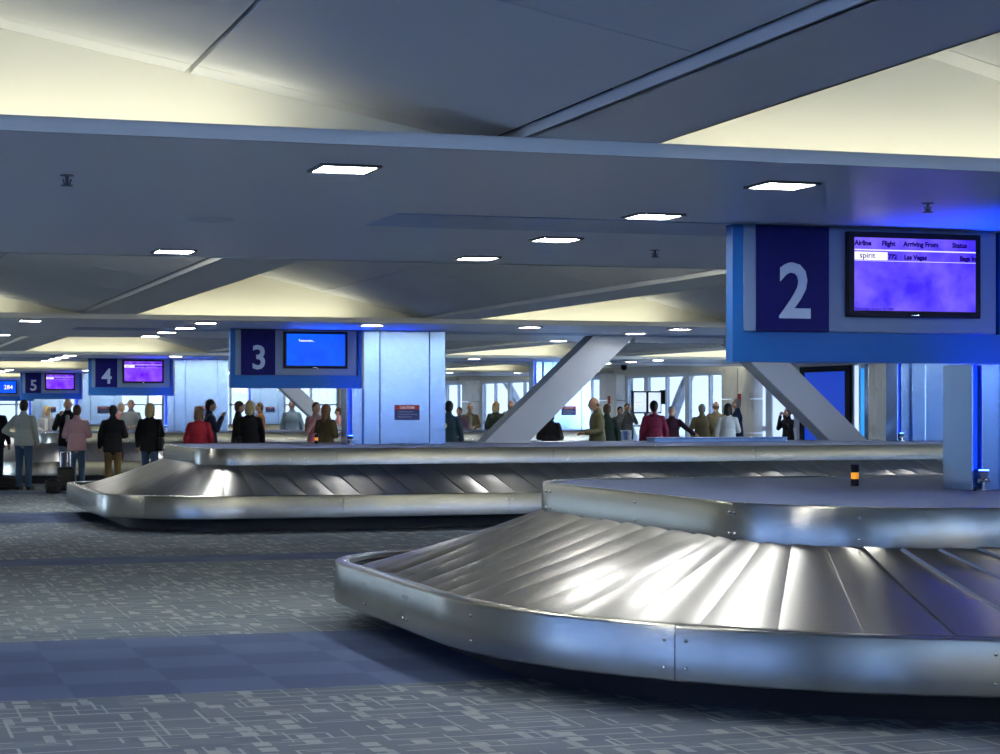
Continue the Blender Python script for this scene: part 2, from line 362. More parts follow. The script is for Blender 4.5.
# ---------------------------------------------------------------- ceiling: flat beams, saw-tooth vaults, cove lights
B0, B1 = 8.57, 15.3
PIT, SL = 4.66, 2.90      # spacing and left edge of the hanging strips
nb = 0
for k in range(-1, 5):
    v0, v1 = B0 + S * k, B1 + S * k
    if v1 < VF: continue
    v0c = max(v0, VF + .01)
    mb = MB().box(UL, v0c, ZS, UR, v1, ZS + .015)
    struct(mb.build('ceiling_beam', 'soffit', recalc=False))
    mb = MB()
    if v0 > VF: mb.box(UL, v0 - .03, ZS - .005, UR, v0, ZT)
    mb.box(UL, v1, ZS - .005, UR, v1 + .03, ZT)
    nb += 1; struct(mb.build('trim_%d' % (nb + 1), 'fascia', recalc=False))
    if k >= 0:
        struct(box('ceiling_band', 'soffit_band', (3.1, v0 + 2.93, ZS - .006), (UR, v0 + 3.75, ZS)))  # flush band, darker and bluer than the soffit around it
def lun_poly(u0, u1):
    pts = []
    return pts
segs = [(SL + PIT * i + .65, SL + PIT * (i + 1)) for i in range(-3, 5)]   # each sloping panel spans u0..u1, high at u0
def ztop(u, u1): return ZT + .03 + (.19 if u1 < 3 else .24) * (u1 - u)
for k in range(-1, 5):
    va, vb = B1 + S * k, B0 + S * (k + 1)
    if k == 4: vb = VB
    va = max(va, VF + .02)
    for i, (u0, u1) in enumerate(segs):
        a, e = max(u0, UL), min(u1, UR)
        if e <= a: continue
        mb = MB()
        # sloping panel in slabs with thin reveals running across, and one long reveal in depth
        um = u0 + (u1 - u0) * .64
        for (p, q) in ((a, um - .012), (um + .012, e - .05)):
            y = va - .47
            while y < vb + .45:
                y2 = min(y + 2.35, vb + .54)
                zp, zq = ztop(p, u1), ztop(q, u1)
                mb.prism([(p, zp), (q, zq), (q, zq + .03), (p, zp + .03)], y, y2 - .008)
                y = y2
        struct(mb.build('ceiling_panel', 'slope', recalc=False))
        # cream end walls standing on the beams
        for yy in (va - .50, vb + .52):
            if yy < VF or yy > VB: continue
            struct(MB().prism([(a, ZS + .02), (e, ZS + .02), (e, ztop(e, u1) + .05), (a, ztop(a, u1) + .05)], yy, yy + .03).build('wall_lunette', 'lunette', recalc=False))
        # riser between the strip and the high edge
        if u0 > UL: struct(box('ceiling_riser', 'lunette', (u0 - .02, va - .48, ZT), (u0, vb + .52, ztop(u0, u1) + .05)))
        # cove strips
        if va > -9:
            L = e - a - .3; cu = (a + e) / 2
            cool = k == -1                      # camera bay: invented blue strips, added to tint its sloping panels
            area('cove_light', (cu, va - .09, ZS + .06), (R(180 - 45), 0, 0), L, .08, COVE_W * L / 4 * (11 if cool else 5), (.36, .54, 1) if cool else (1, .93, .70))  # rear-edge strips hidden from view, boosted to brighten the sloping panels
            if k < 4: area('cove_light', (cu - .45, vb + .09, ZS + .05), (R(180 - 86), 0, 0), L - .9, .08, COVE_W * L / 4 * .21, (1, .94, .72), spread=150)
    for i in range(-3, 5):
        a = SL + PIT * i; e = a + .65
        if e < UL or a > UR: continue
        struct(box('ceiling_strip', 'strip', (a, va - .50, ZT), (e, vb + .56, ZT + .03)))
        struct(box('ceiling_strip_edge', 'trim', (a - .012, va - .50, ZT), (a + .02, vb + .56, ZT + .05)))
# recessed square lamps
lamp0 = None
where_l = []
for k in range(-1, 5):
    for j in range(-3, 9):
        uu = 2.27 + 2.33 * j
        front = B0 + .85 + S * k; back = B0 + 6.2 + S * k
        where_l.append((uu, front, k, 'front'))
        if j == 0: where_l.append((uu, back, k, 'back'))
        if j in (1, 4, 7):
            for q, dv in enumerate((2.6, 4.35, 6.15)): where_l.append((uu, B0 + dv + S * k, k, 'row%d' % q))
ring = MB()
for x0, y0, x1, y1 in ((-.15, -.15, .15, -.13), (-.15, .13, .15, .15), (-.15, -.13, -.13, .13), (.13, -.13, .15, .13)): ring.box(x0, y0, -.012, x1, y1, .0)
ORD = ['nearest', 'second', 'third', 'fourth', 'fifth']
import math as _m
def in_view(u, v):
    X = CU * u - CV * v; Z = CV * u + CU * v
    return Z > 0 and abs(X / Z) < .26
ORDN = ['leftmost', 'second from left', 'third from left', 'fourth from left', 'fifth from left', 'sixth from left', 'seventh from left', 'eighth from left', 'ninth from left', 'tenth from left']
special = {(2.27, 0, 'front'): 'large square recessed lamp in the nearest beam, left of the picture centre', (2.27, 0, 'back'): 'lone square recessed lamp near the rear edge of the nearest beam, far left',
  (4.60, 0, 'front'): 'square recessed lamp in the nearest beam just above the number 2 sign', (4.60, 0, 'row0'): 'square recessed lamp in the nearest beam, second along the line left of sign 2',
  (4.60, 0, 'row1'): 'square recessed lamp in the nearest beam, third along the line left of sign 2', (4.60, 0, 'row2'): 'smallest square recessed lamp of the nearest beam line, at its rear edge'}
WHR = {'front': 'at the front edge of', 'back': 'at the rear edge of', 'row0': 'just behind the front row of', 'row1': 'in the middle of', 'row2': 'far back in'}
seen = {}
for (uu, vv, k, kd) in where_l:
    if vv < VF + .5 or uu < UL + .3: continue
    if vv > 30 and uu < 1: continue
    key = (round(uu, 2), k, kd); grp = None
    if in_view(uu, vv):
        lab = special.get(key)
        if lab is None:
            q = seen.get((k, kd), 0); seen[(k, kd)] = q + 1
            lab = 'small square lamp %s the %s ceiling beam, %s' % (WHR[kd], ORD[k], ORDN[q])
    else:
        lab = 'square recessed ceiling lamp outside the picture'; grp = 'recessed lamps outside the picture'
    if lamp0 is None:
        t0 = thing('recessed_lamp', lab, 'ceiling lamp', (uu, vv, ZS), 0, grp)
        f = ring.build('lamp_frame', 'lampframe', t0, recalc=False); d = box('lamp_diffuser', 'lamp', (-.13, -.13, -.009), (.13, .13, -.003), t0); lamp0 = (f, d)
    else:
        t0 = thing('recessed_lamp', lab, 'ceiling lamp', (uu, vv, ZS), 0, grp)
        for q in lamp0: c = q.copy(); C.objects.link(c); c.parent = t0
# sprinklers, speaker, camera dome
def sprinkler(u, v, z, lab):
    t = thing('sprinkler_head', lab, 'sprinkler', (u, v, z))
    MB().tube((0, 0, 0), (0, 0, -.004), .035, .035, 16).tube((0, 0, 0), (0, 0, -.05), .009, .009, 8).build('pipe', 'lampframe', t)
    MB().tube((0, 0, -.05), (0, 0, -.054), .03, .03, 12).tube((-.02, 0, -.02), (-.012, 0, -.05), .004, .004, 6).tube((.02, 0, -.02), (.012, 0, -.05), .004, .004, 6).build('deflector', 'lampframe', t)
def at_ceiling(x, y, z=ZS):
    Z = 2000 * (z - EYE) / (408 - y); X = (x - 500) / 2000 * Z
    return CU * X + CV * Z, -CV * X + CU * Z
for (x, y, lab) in ((67, 175, 'sprinkler head in the nearest beam at the far left'), (928, 203, 'sprinkler head in the blue-lit soffit above the number 2 screen'), (655, 250, 'sprinkler head between the lamps left of sign 2')):
    u, v = at_ceiling(x, y); sprinkler(u, v, ZS, lab)
u, v = at_ceiling(210, 219); tag(MB().tube((u, v, ZS), (u, v, ZS - .008), .15, .14, 28).build('ceiling_speaker', 'strip', smooth=40), 'round flush grey speaker grille in the nearest beam', 'speaker')
u, v = u_at(624, 50.3), 50.3; t_ = thing('security_camera', 'small black dome camera under the far ceiling above the standing monitors', 'camera', (u, v, ZS))
MB().tube((0, 0, 0), (0, 0, -.06), .08, .08, 16).build('base', 'bezel', t_, smooth=40); MB().ball((0, 0, -.06), .085).build('dome', 'bezel', t_, smooth=60)

# ---------------------------------------------------------------- baggage carousels
class Outline:
    """pairs an inner (deck) and an outer (rim) rounded rectangle, travelled the same way round"""
    def __init__(s, inner, outer):
        def segs(u0, v0, u1, v1, rfl, rfr, rbr, rbl):
            q = []
            def L(p, d, n, ln): q.append(('L', Vector(p), Vector(d), Vector(n), ln))
            def A(c, r, a0): q.append(('A', Vector(c), r, R(a0), r * math.pi / 2))
            L((u0, v1 - rbl), (0, -1), (-1, 0), v1 - v0 - rbl - rfl); A((u0 + rfl, v0 + rfl), rfl, 180)
            L((u0 + rfl, v0), (1, 0), (0, -1), u1 - u0 - rfl - rfr); A((u1 - rfr, v0 + rfr), rfr, 270)
            L((u1, v0 + rfr), (0, 1), (1, 0), v1 - v0 - rfr - rbr); A((u1 - rbr, v1 - rbr), rbr, 0)
            L((u1 - rbr, v1), (-1, 0), (0, 1), u1 - u0 - rbr - rbl); A((u0 + rbl, v1 - rbl), rbl, 90)
            return q
        s.a, s.b = segs(*inner), segs(*outer)
        s.ln = [(p[4] + q[4]) / 2 for p, q in zip(s.a, s.b)]; s.len = sum(s.ln); s.off = 1.0
    def at(s, t):
        t %= s.len
        for i, l in enumerate(s.ln):
            if t <= l or i == 7: break
            t -= l
        f = min(1, t / l); out = []
        for q in (s.a[i], s.b[i]):
            if q[0] == 'L': out.append(q[1] + q[2] * q[4] * f); n = q[3]
            else: a = q[3] + math.pi / 2 * f; n = Vector((math.cos(a), math.sin(a))); out.append(q[1] + n * q[2])
        return out[0], out[1], n
    def pt(s, t, o):            # o = 0 deck edge ... 1 rim edge; below 0 / above 1 metres along the normal
        a, b, n = s.at(t)
        if o < 0: return a + n * o
        if o > 1: return b + n * (o - 1)
        return a.lerp(b, o)
    def rim(s, t, d):           # d metres outward from the rim edge
        a, b, n = s.at(t); return b + n * d
    def nrm(s, t): return s.at(t)[2]
RIM_Z, DECK_Z = .48, 1.08
def carousel(inner, outer, label, n_ind, bolts=True):
    O = Outline(inner, outer); u0, v0 = inner[:2]
    T = thing('baggage_carousel', label, 'baggage carousel', (u0, v0, 0))
    base = Vector((u0, v0))
    def P(t, o, z): p = O.pt(t, o) - base; return (p.x, p.y, z)
    def Q(t, d, z): p = O.rim(t, d) - base; return (p.x, p.y, z)
    NS = int(O.len / .12)
    ts = [O.len * i / NS for i in range(NS)]
    # kick base and closed underside
    mb = MB(); mb.grid([[Q(t, o, z) for t in ts] for o, z in ((-.62, .39), (-.16, .39), (-.16, .27), (-.40, .22), (-.42, .0))], True)
    mb.build('kick_base', 'kick', T, smooth=40)
    mb = MB(); mb.grid([[Q(t, o, z) for t in ts] for o, z in ((-.17, .36), (-.118, .40), (-.112, .425), (-.13, .44), (-.116, .47))], True)
    mb.build('rubber_bumper', 'black', T, smooth=40)
    # rim panels
    npan = max(8, round(O.len / 2.3)); pan = O.len / npan
    prof = ((-.05, .175), (-.008, .18), (0, .19), (0, .46), (-.006, .474), (-.02, .48), (-.10, .48), (-.112, .474), (-.115, .44))
    for i in range(npan):
        a, e = i * pan + .002 - .34, (i + 1) * pan - .002 - .34; m_ = 20
        mb = MB(); mb.grid([[Q(a + (e - a) * j / m_, o, z) for o, z in prof] for j in range(m_ + 1)])
        mb.build('rim_panel', 'rim', T, smooth=35)
    uprof = ((-.04, .855), (-.004, .855), (0, .86), (0, DECK_Z - .012), (-.006, DECK_Z), (-.05, DECK_Z), (-.055, DECK_Z - .01))
    npu = max(6, round(O.len / 3.1)); pan2 = O.len / npu
    for i in range(npu):
        a, e = i * pan2 + .0015, (i + 1) * pan2 - .0015; m_ = 26
        mb = MB(); mb.grid([[P(a + (e - a) * j / m_, o, z) for o, z in uprof] for j in range(m_ + 1)])
        mb.build('upper_rim_panel', 'rim', T, smooth=35)
    # deck
    mb = MB(); ring_ = [P(t, -.05, DECK_Z - .006) for t in ts]; mb.face(ring_); mb.build('deck', 'deck', T, recalc=False)
    mb = MB(); mb.grid([[P(t, o, z) for t in ts] for o, z in ((-.06, DECK_Z - .02), (-.06, .80))], True); mb.build('inner_skirt', 'black', T)
    # slope plates
    NP = round(O.len / .36); st = O.len / NP; SK = .62
    def plate(i):
        t0_, t1_ = i * st, (i + 1) * st + .03
        rl = random.Random(i).uniform(-.008, .008)
        rows = []
        for a in range(7):
            w = a / 6; row = []; t = t0_ + (t1_ - t0_) * w
            pa, pb = O.pt(t, -.05) - base, O.pt(t + SK, .89) - base
            for b in range(7):
                q = b / 6; z = .875 + (.405 - .875) * q - .012 * math.sin(math.pi * q)
                z += .020 * (1 - w) * (1 - .4 * q) + .003 + rl * (w - .5) + .008 * math.sin(math.pi * w)
                p_ = pa.lerp(pb, q); row.append((p_.x, p_.y, z))
            if a == 0: rows.append([(x_, y_, z_ - .03) for x_, y_, z_ in row])
            rows.append(row)
        return rows
    order = sorted(range(NP), key=lambda i: O.pt(i * st, .5).length)
    for i in order[:n_ind]:
        MB().grid(plate(i)).build('slope_plate', 'plate', T, smooth=50, recalc=False)
    if n_ind < NP:
        mb = MB()
        for i in order[n_ind:]: mb.grid(plate(i))
        r_ = mb.build('slope_plate', 'plate', T, smooth=50, recalc=False); r_['kind'] = 'stuff'
    if bolts:
        def bolt_mesh():
            mb = MB(); mb.tube((0, 0, -.004), (0, 0, .003), .012, .011, 10); mb.ball((0, 0, .003), (.010, .010, .005), 10, 6); return mb
        src = None; cnt = []
        for i in range(npan):
            for d in (-.045, .045):
                for z in (.25, .40): cnt.append((i * pan + d - .34, 1, z))
            for z in (.25, .40): cnt.append(((i + .5) * pan - .34, 1, z))
        for i in range(npu):
            for d in (-.045, .045):
                for z in (.90, 1.02): cnt.append((i * pan2 + d, 0, z))
            for z in (.90, 1.02): cnt.append(((i + .5) * pan2, 0, z))
        cnt.sort(key=lambda q: O.pt(q[0], q[1]).length)
        for (t, o, z) in cnt[:96]:
            if src is None: src = b = bolt_mesh().build('bolt', 'bolt', T, smooth=50)
            else: b = src.copy(); C.objects.link(b)
            nn = O.nrm(t); b.parent = T; b.location = P(t, o, z)
            b.rotation_euler = Vector((nn.x, nn.y, 0)).to_track_quat('Z', 'Y').to_euler()
    # little cable gland box at the rear of the kick base
    return T, O
carousel((4.78, 9.45, 19.5, 14.4, 1.3, 1.4, 1.4, .8), (3.42, 8.32, 20.7, 15.75, 3.5, 2.5, 2.5, 1.4), 'large steel baggage carousel in the foreground under the number 2 sign', 90)
c3i, c3o = (4.42, 26.25, 19.5, 30.6, .7, 1.4, 1.4, .9), (3.15, 25.65, 20.7, 31.9, 1.7, 2.5, 2.5, .8)
def shift(t, du, dv, u1=0): return (t[0] + du, t[1] + dv, t[2] + u1, t[3] + dv) + tuple(t[4:])
carousel(c3i, c3o, 'steel baggage carousel in the middle distance under the number 3 sign', 90)
carousel(shift(c3i, -.6, S, -1.5), shift(c3o, -.6, S, -1.5), 'steel baggage carousel behind the standing travellers under the number 4 sign', 70)
carousel(shift(c3i, -.3, 2 * S + 1.9, -1.5), shift(c3o, -.3, 2 * S + 1.9, -1.5), 'farthest steel baggage carousel, behind the number 4 one', 40, False)

# ---------------------------------------------------------------- signs, posts, steel columns
SV = 11.5
def zy(y, u, v): return EYE + (408 - y) * zdist(u, v) / 2000
NUMS = ['2', '3', '4', '5', '']
for k in range(5):
    v = (11.5, 28.9, 47.1, 66.6, 84.5)[k]
    lab = ['large blue hanging sign with numeral 2 and violet flight screen', 'blue hanging sign with numeral 3 and plain blue screen', 'blue hanging sign with numeral 4 and purple screen',
           'small distant blue hanging sign with numeral 5 and purple screen', 'farthest blue sign frame at the left picture edge with a blue 284 screen'][k]
    T = thing('carousel_sign', lab, 'sign', (5.23, v, 0))
    X = lambda u: u - 5.23
    def XP(x, dv): return u_at(x, SV + dv) - 5.23     # same fixture in every row, measured on the nearest
    Y = 0
    MB().box(XP(726, .06), -.04, 1.91, X(7.22), .06, 2.10).box(XP(726, .06), -.04, 2.10, XP(745, 0), .06, ZS - .008).box(X(7.17), -.04, 2.10, X(7.22), .06, ZS - .008).box(XP(745, 0), .02, 2.10, X(7.17), .06, ZS - .008).build('frame', 'frameblue', T, recalc=False)
    box('grey_panel', 'grey', (XP(744, -.05), -.05, 2.103), (XP(996, -.05), .018, ZS - .008), T, .003)
    if k < 4:
        box('number_panel', 'navy', (XP(756.5, -.06), -.062, 2.103), (XP(829, -.06), -.0505, ZS - .010), T)
        text(NUMS[k], 'numeral', 'numeral', .485, (XP(795, -.066), -.066, 2.195), T, 'CENTER', .009, sx=.96)
    # flat screen
    s0, s1, z0, z1 = (XP(848.5, -.10), XP(981, -.10), 2.2, 2.745) if k < 4 else (X(5.55), X(6.53), 2.194, 2.757)
    TV = MB().box(s0, -.10, z0, s1, -.05, z1).build('television', 'bezel', T, bevel=.006)
    sm = ['violet', 'bluescreen', 'purple', 'purple', 'bluescreen'][k]
    b = .042
    sc_ = MB().box(s0 + b, -.104, z0 + b, s1 - b, -.10, z1 - b * .9).build('screen', sm, TV)
    if k in (0, 2, 3):
        box('screen_rule', 'scrline', (s0 + b, -.106, z1 - .121), (s1 - b, -.104, z1 - .113), TV)
        box('screen_rule', 'scrline', (s0 + b, -.106, z1 - .187), (s1 - b, -.104, z1 - .184), TV)
        box('logo_field', 'scrwhite', (s0 + b, -.106, z1 - .180), (s0 + .275, -.104, z1 - .13), TV)
        yy = -.107
        for s_, ux in (('Airline', .04), ('Flight', .235), ('Arriving From', .39), ('Status', .745)): text(s_, 'screen_writing', 'scrdark', .044, (s0 + ux, yy, z1 - .088), TV, bold=.0018, ext=.0005)
        text('spirit', 'screen_writing', 'scrdark', .05, (s0 + .075, yy, z1 - .168), TV, bold=.0006, ext=.0005, sx=1.1)
        for s_, ux in (('772', .28), ('Las Vegas', .395), ('Bags In', .80)): text(s_, 'screen_writing', 'scrdark', .042, (s0 + ux, yy, z1 - .172), TV, bold=.0018, ext=.0005)
        text('Wednesday, October 10, 2008', 'screen_writing', 'scrdark', .022, (s0 + .04, yy, z0 + .045), TV, ext=.0005)
    elif k == 1:
        text('Testversion...', 'screen_writing', 'scrwhite', .044, (s0 + .22, -.107, z1 - .15), TV, bold=.001, ext=.0005)
    else:
        text('284', 'screen_writing', 'scrwhite', .24, (s0 + .45, -.107, z0 + .20), TV, bold=.002, ext=.0005)
    box('maker_plate', 'chrome', ((s0 + s1) / 2 - .03, -.102, z0 + .012), ((s0 + s1) / 2 + .03, -.1005, z0 + .018), TV)
    # steel post with blue light slot, and wide clad column
    plist = [(7.016, 0)] + ([(16.2, 1)] if k < 5 else [])
    for (pu, q) in plist:
        which = ['nearest', 'second nearest', 'third nearest', 'fourth', 'farthest'][k]
        zb = DECK_Z - .005 if k < 4 and pu < 17.5 else 0
        lab = ('steel post with a blue slot under the %s numbered sign' if q == 0 else 'steel post with a blue slot far right on the %s carousel') % which
        T2 = thing('steel_post', lab, 'post', (pu, v + .05, zb)); top = (1.91 if q == 0 else ZS) - zb - .002
        MB().box(0, 0, 0, .012, .37, top).build('side_panel', 'column', T2, recalc=False, bevel=.004)
        box('back_panel', 'column', (.012, .355, 0), (.24, .37, top), T2)
        box('front_panel', 'column', (.075, 0, 0), (.24, .02, top), T2, .004)
        box('light_slot', 'blueslot', (.014, .05, .14), (.072, .06, top), T2)
        box('plinth', 'bezel', (.005, .005, 0), (.24, .34, .012), T2)
        lb = ('small blue uplight clamped at the foot of the %s sign post' if q == 0 else 'small blue uplight far right at the post of the %s carousel') % which
        T3 = thing('blue_uplight', lb, 'light', (pu + .04, v - .03, zb))
        MB().tube((0, 0, 0), (0, 0, .012), .05, .05, 14).tube((0, 0, 0), (0, 0, .07), .012, .012, 8).tube((-.04, 0, .07), (.04, 0, .07), .014, .014, 8).build('bracket', 'chrome', T3, smooth=40)
        MB().tube((0, 0, .08), (0, 0, .135), .022, .034, 16).build('lamp_housing', 'chrome', T3, smooth=40)
        MB().tube((0, 0, .135), (0, 0, .141), .033, .033, 16).build('lens', 'bluelens', T3, smooth=40)
        d = bpy.data.lights.new('blue_beam', 'SPOT'); d.energy = 130 if q == 0 else 14; d.color = (.0, .05, 1); d.spot_size = R(84); d.spot_blend = .9; d.shadow_soft_size = .02
        lo = bpy.data.objects.new('blue_beam', d); C.objects.link(lo); lo.parent = T3; lo.location = (0, -.07, .16); lo.rotation_euler = (R(180 + 16), 0, 0)
        cu0 = pu + .243
        lab = ('wide steel clad column right of the %s numbered sign' if q == 0 else 'wide steel clad column far right on the %s carousel') % which
        T4 = thing('steel_column', lab, 'column', (cu0, v - .02, zb)); th = ZS - zb - .008
        for (p, e_) in ((0, .24), (.25, 1.01), (1.02, 1.26)): box('cladding_panel', 'column', (p, 0, 0), (e_, .03, th), T4, .006)
        box('side_panel', 'column', (0, .03, 0), (.03, .62, th), T4); box('side_panel', 'column', (1.23, .03, 0), (1.26, .62, th), T4); box('side_panel', 'column', (.03, .59, 0), (1.23, .62, th), T4)
        box('core', 'bezel', (.04, .031, 0), (1.22, .58, th), T4)
        z_ = 1.44
        if (k, q) == (1, 1): continue
        T5 = thing('caution_sign', ('small red and blue caution notice on the column beside the %s sign' if q == 0 else 'small red and blue caution notice on the far right column, %s carousel') % which, 'sign', (cu0 + .47, v - .02, 1.44))
        box('notice_panel', 'signblue', (0, -.012, 0), (.385, 0, .225), T5, .002); box('title_band', 'signred', (.004, -.014, .155), (.381, -.012, .221), T5)
        text('CAUTION', 'writing', 'white', .05, (.19, -.0155, .170), T5, 'CENTER', .0005, ext=.0005)
        for li, ln in enumerate(('Carousel may start', 'moving without warning.', 'Please stand back.')): text(ln, 'writing', 'palewrite', .03, (.05, -.0135, .115 - .038 * li), T5, ext=.0005)

# grey diagonal braces
def brace(v, pts_b, pts_t, dep, lab):
    cx = (pts_b[0] + pts_b[1]) / 2
    T = thing('diagonal_brace', lab, 'brace', (cx, v, DECK_Z if v < 40 else 0)); z0 = DECK_Z - .004 if v < 40 else 0
    zb = z0; 
    mb = MB().prism([(pts_b[0] - cx, 0), (pts_b[1] - cx, 0), (pts_t[1] - cx, pts_t[2] - z0), (pts_t[0] - cx, pts_t[2] - z0)], 0, dep)
    T.location.z = z0
    mb.build('box_section', 'brace', T, bevel=.01)
    d = MB().box(min(pts_b[0], pts_b[1]) - cx - .05, -.03, .0, max(pts_b) - cx + .05, dep + .03, .012).build('foot_plate', 'brace', T)
brace(29.7, (9.38, 10.11), (11.22, 11.92, ZS - .006), .42, 'broad grey diagonal brace leaning right in the centre, beyond carousel 3')
brace(29.7, (15.38, 16.08), (13.48, 14.19, ZS - .006), .42, 'broad grey diagonal brace leaning left under the number 2 sign')
t_ = tag(box('brace_beam', 'brace', (11.92, 29.72, 2.66), (13.48, 30.1, ZS - .006), None, .01), 'short grey horizontal beam joining the tops of both near diagonal braces', 'beam')
brace(50.2, (12.7, 13.22), (9.73, 10.25, ZS - .006), .4, 'distant grey diagonal brace seen through the gap under sign 3')

# warning beacons
def beacon(u, v, lab):
    T = thing('warning_beacon', lab, 'beacon', (u, v, DECK_Z - .006))
    MB().tube((0, 0, 0), (0, 0, .05), .030, .030, 18).build('base', 'bezel', T, smooth=40)
    MB().tube((0, 0, .05), (0, 0, .095), .027, .027, 18).build('amber_lens', 'amber', T, smooth=40)
    MB().tube((0, 0, .095), (0, 0, .15), .030, .030, 18).build('cap', 'bezel', T, smooth=40)
beacon(6.69, 12.55, 'black and amber warning beacon on the near carousel deck')
beacon(6.78, 29.95, 'black and amber warning beacon on the middle carousel deck by the pink bag')
# steel curb and shelf on carousel 3's far side
def obox(name, lab, cat, m, x0, x1, v, dv, z0, z1, trimz=True):
    a, e = u_at(x0, v), u_at(x1, v); T = thing(name, lab, cat, (a, v, z0))
    box('body', m, (0, 0, 0), (e - a, dv, z1 - z0 - .02), T, .006); box('top_edge', 'column', (-.01, -.01, z1 - z0 - .02), (e - a + .01, dv + .01, z1 - z0), T, .004)
obox('steel_curb', 'low bright steel curb on carousel 3 below the group in tan and white jackets', 'curb', 'column', 655, 787, 29.2, .35, DECK_Z - .005, 1.155)
obox('deck_hatch', 'low dark hatch on carousel 3 at the foot of the wide column', 'hatch', 'brace', 414, 440, 28.0, .5, DECK_Z - .005, 1.11)
# standing pair of monitors
v = 50.0; a = u_at(633, v); T = thing('monitor_stand', 'pair of tall pale flight monitors on a pole before the glass wall', 'monitor stand', (a, v, 0))
w = u_at(662, v) - a; zt, zb2 = zy(391, a, v), zy(413.5, a, v)
for i in range(2):
    m_ = box('monitor', 'bezel', (i * w / 2, 0, zb2), (i * w / 2 + w / 2 - .01, .14, zt), T, .01); box('screen', 'scrpale', (i * w / 2 + .03, -.006, zb2 + .04), (i * w / 2 + w / 2 - .04, 0, zt - .04), m_)
    for j in range(3): box('screen_mark', 'scrline' if j else 'mull', (i * w / 2 + .08, -.009, zb2 + .1 + .09 * j), (i * w / 2 + .16 + .04 * j, -.006, zb2 + .13 + .09 * j), m_)
box('side_speaker', 'bezel', (w + .02, 0, zb2 + .25), (w + .10, .2, zt + .03), T, .01)
MB().tube((w / 2, .16, 0), (w / 2, .16, zt), .03).build('pole', 'bezel', T, smooth=40); MB().tube((w / 2, .16, 0), (w / 2, .16, .02), .28, .26, 24).build('base', 'bezel', T, smooth=40)

# ---------------------------------------------------------------- people
SKIN = {}
def cmat(key, col, rough=.85, amp=.12, sc=14):
    col = tuple(q * .62 for q in col)
    if key not in M: M[key] = noisy(key, col, rough, 0, (1, 1, 1), amp, sc, .15, spec=.2)
    return key
cmat('skin_light', (.55, .33, .25), .55, .04); cmat('skin_tan', (.36, .20, .14), .55, .04)
cmat('hair_black', (.012, .010, .010), .5, .3, 60); cmat('hair_brown', (.09, .05, .03), .5, .3, 60); cmat('hair_blonde', (.50, .38, .19), .5, .2, 60); cmat('hair_grey', (.30, .29, .28), .6, .2, 60); cmat('hair_auburn', (.20, .09, .04), .5, .3, 60)
cmat('jeans', (.05, .10, .20)); cmat('jeans_pale', (.16, .22, .32)); cmat('khaki', (.17, .12, .05)); cmat('trousers_dark', (.012, .013, .02)); cmat('shoe', (.015, .014, .014), .5)
cmat('eye_dark', (.01, .01, .01), .3, .01); cmat('lip', (.35, .12, .10), .5, .05)
V3 = Vector
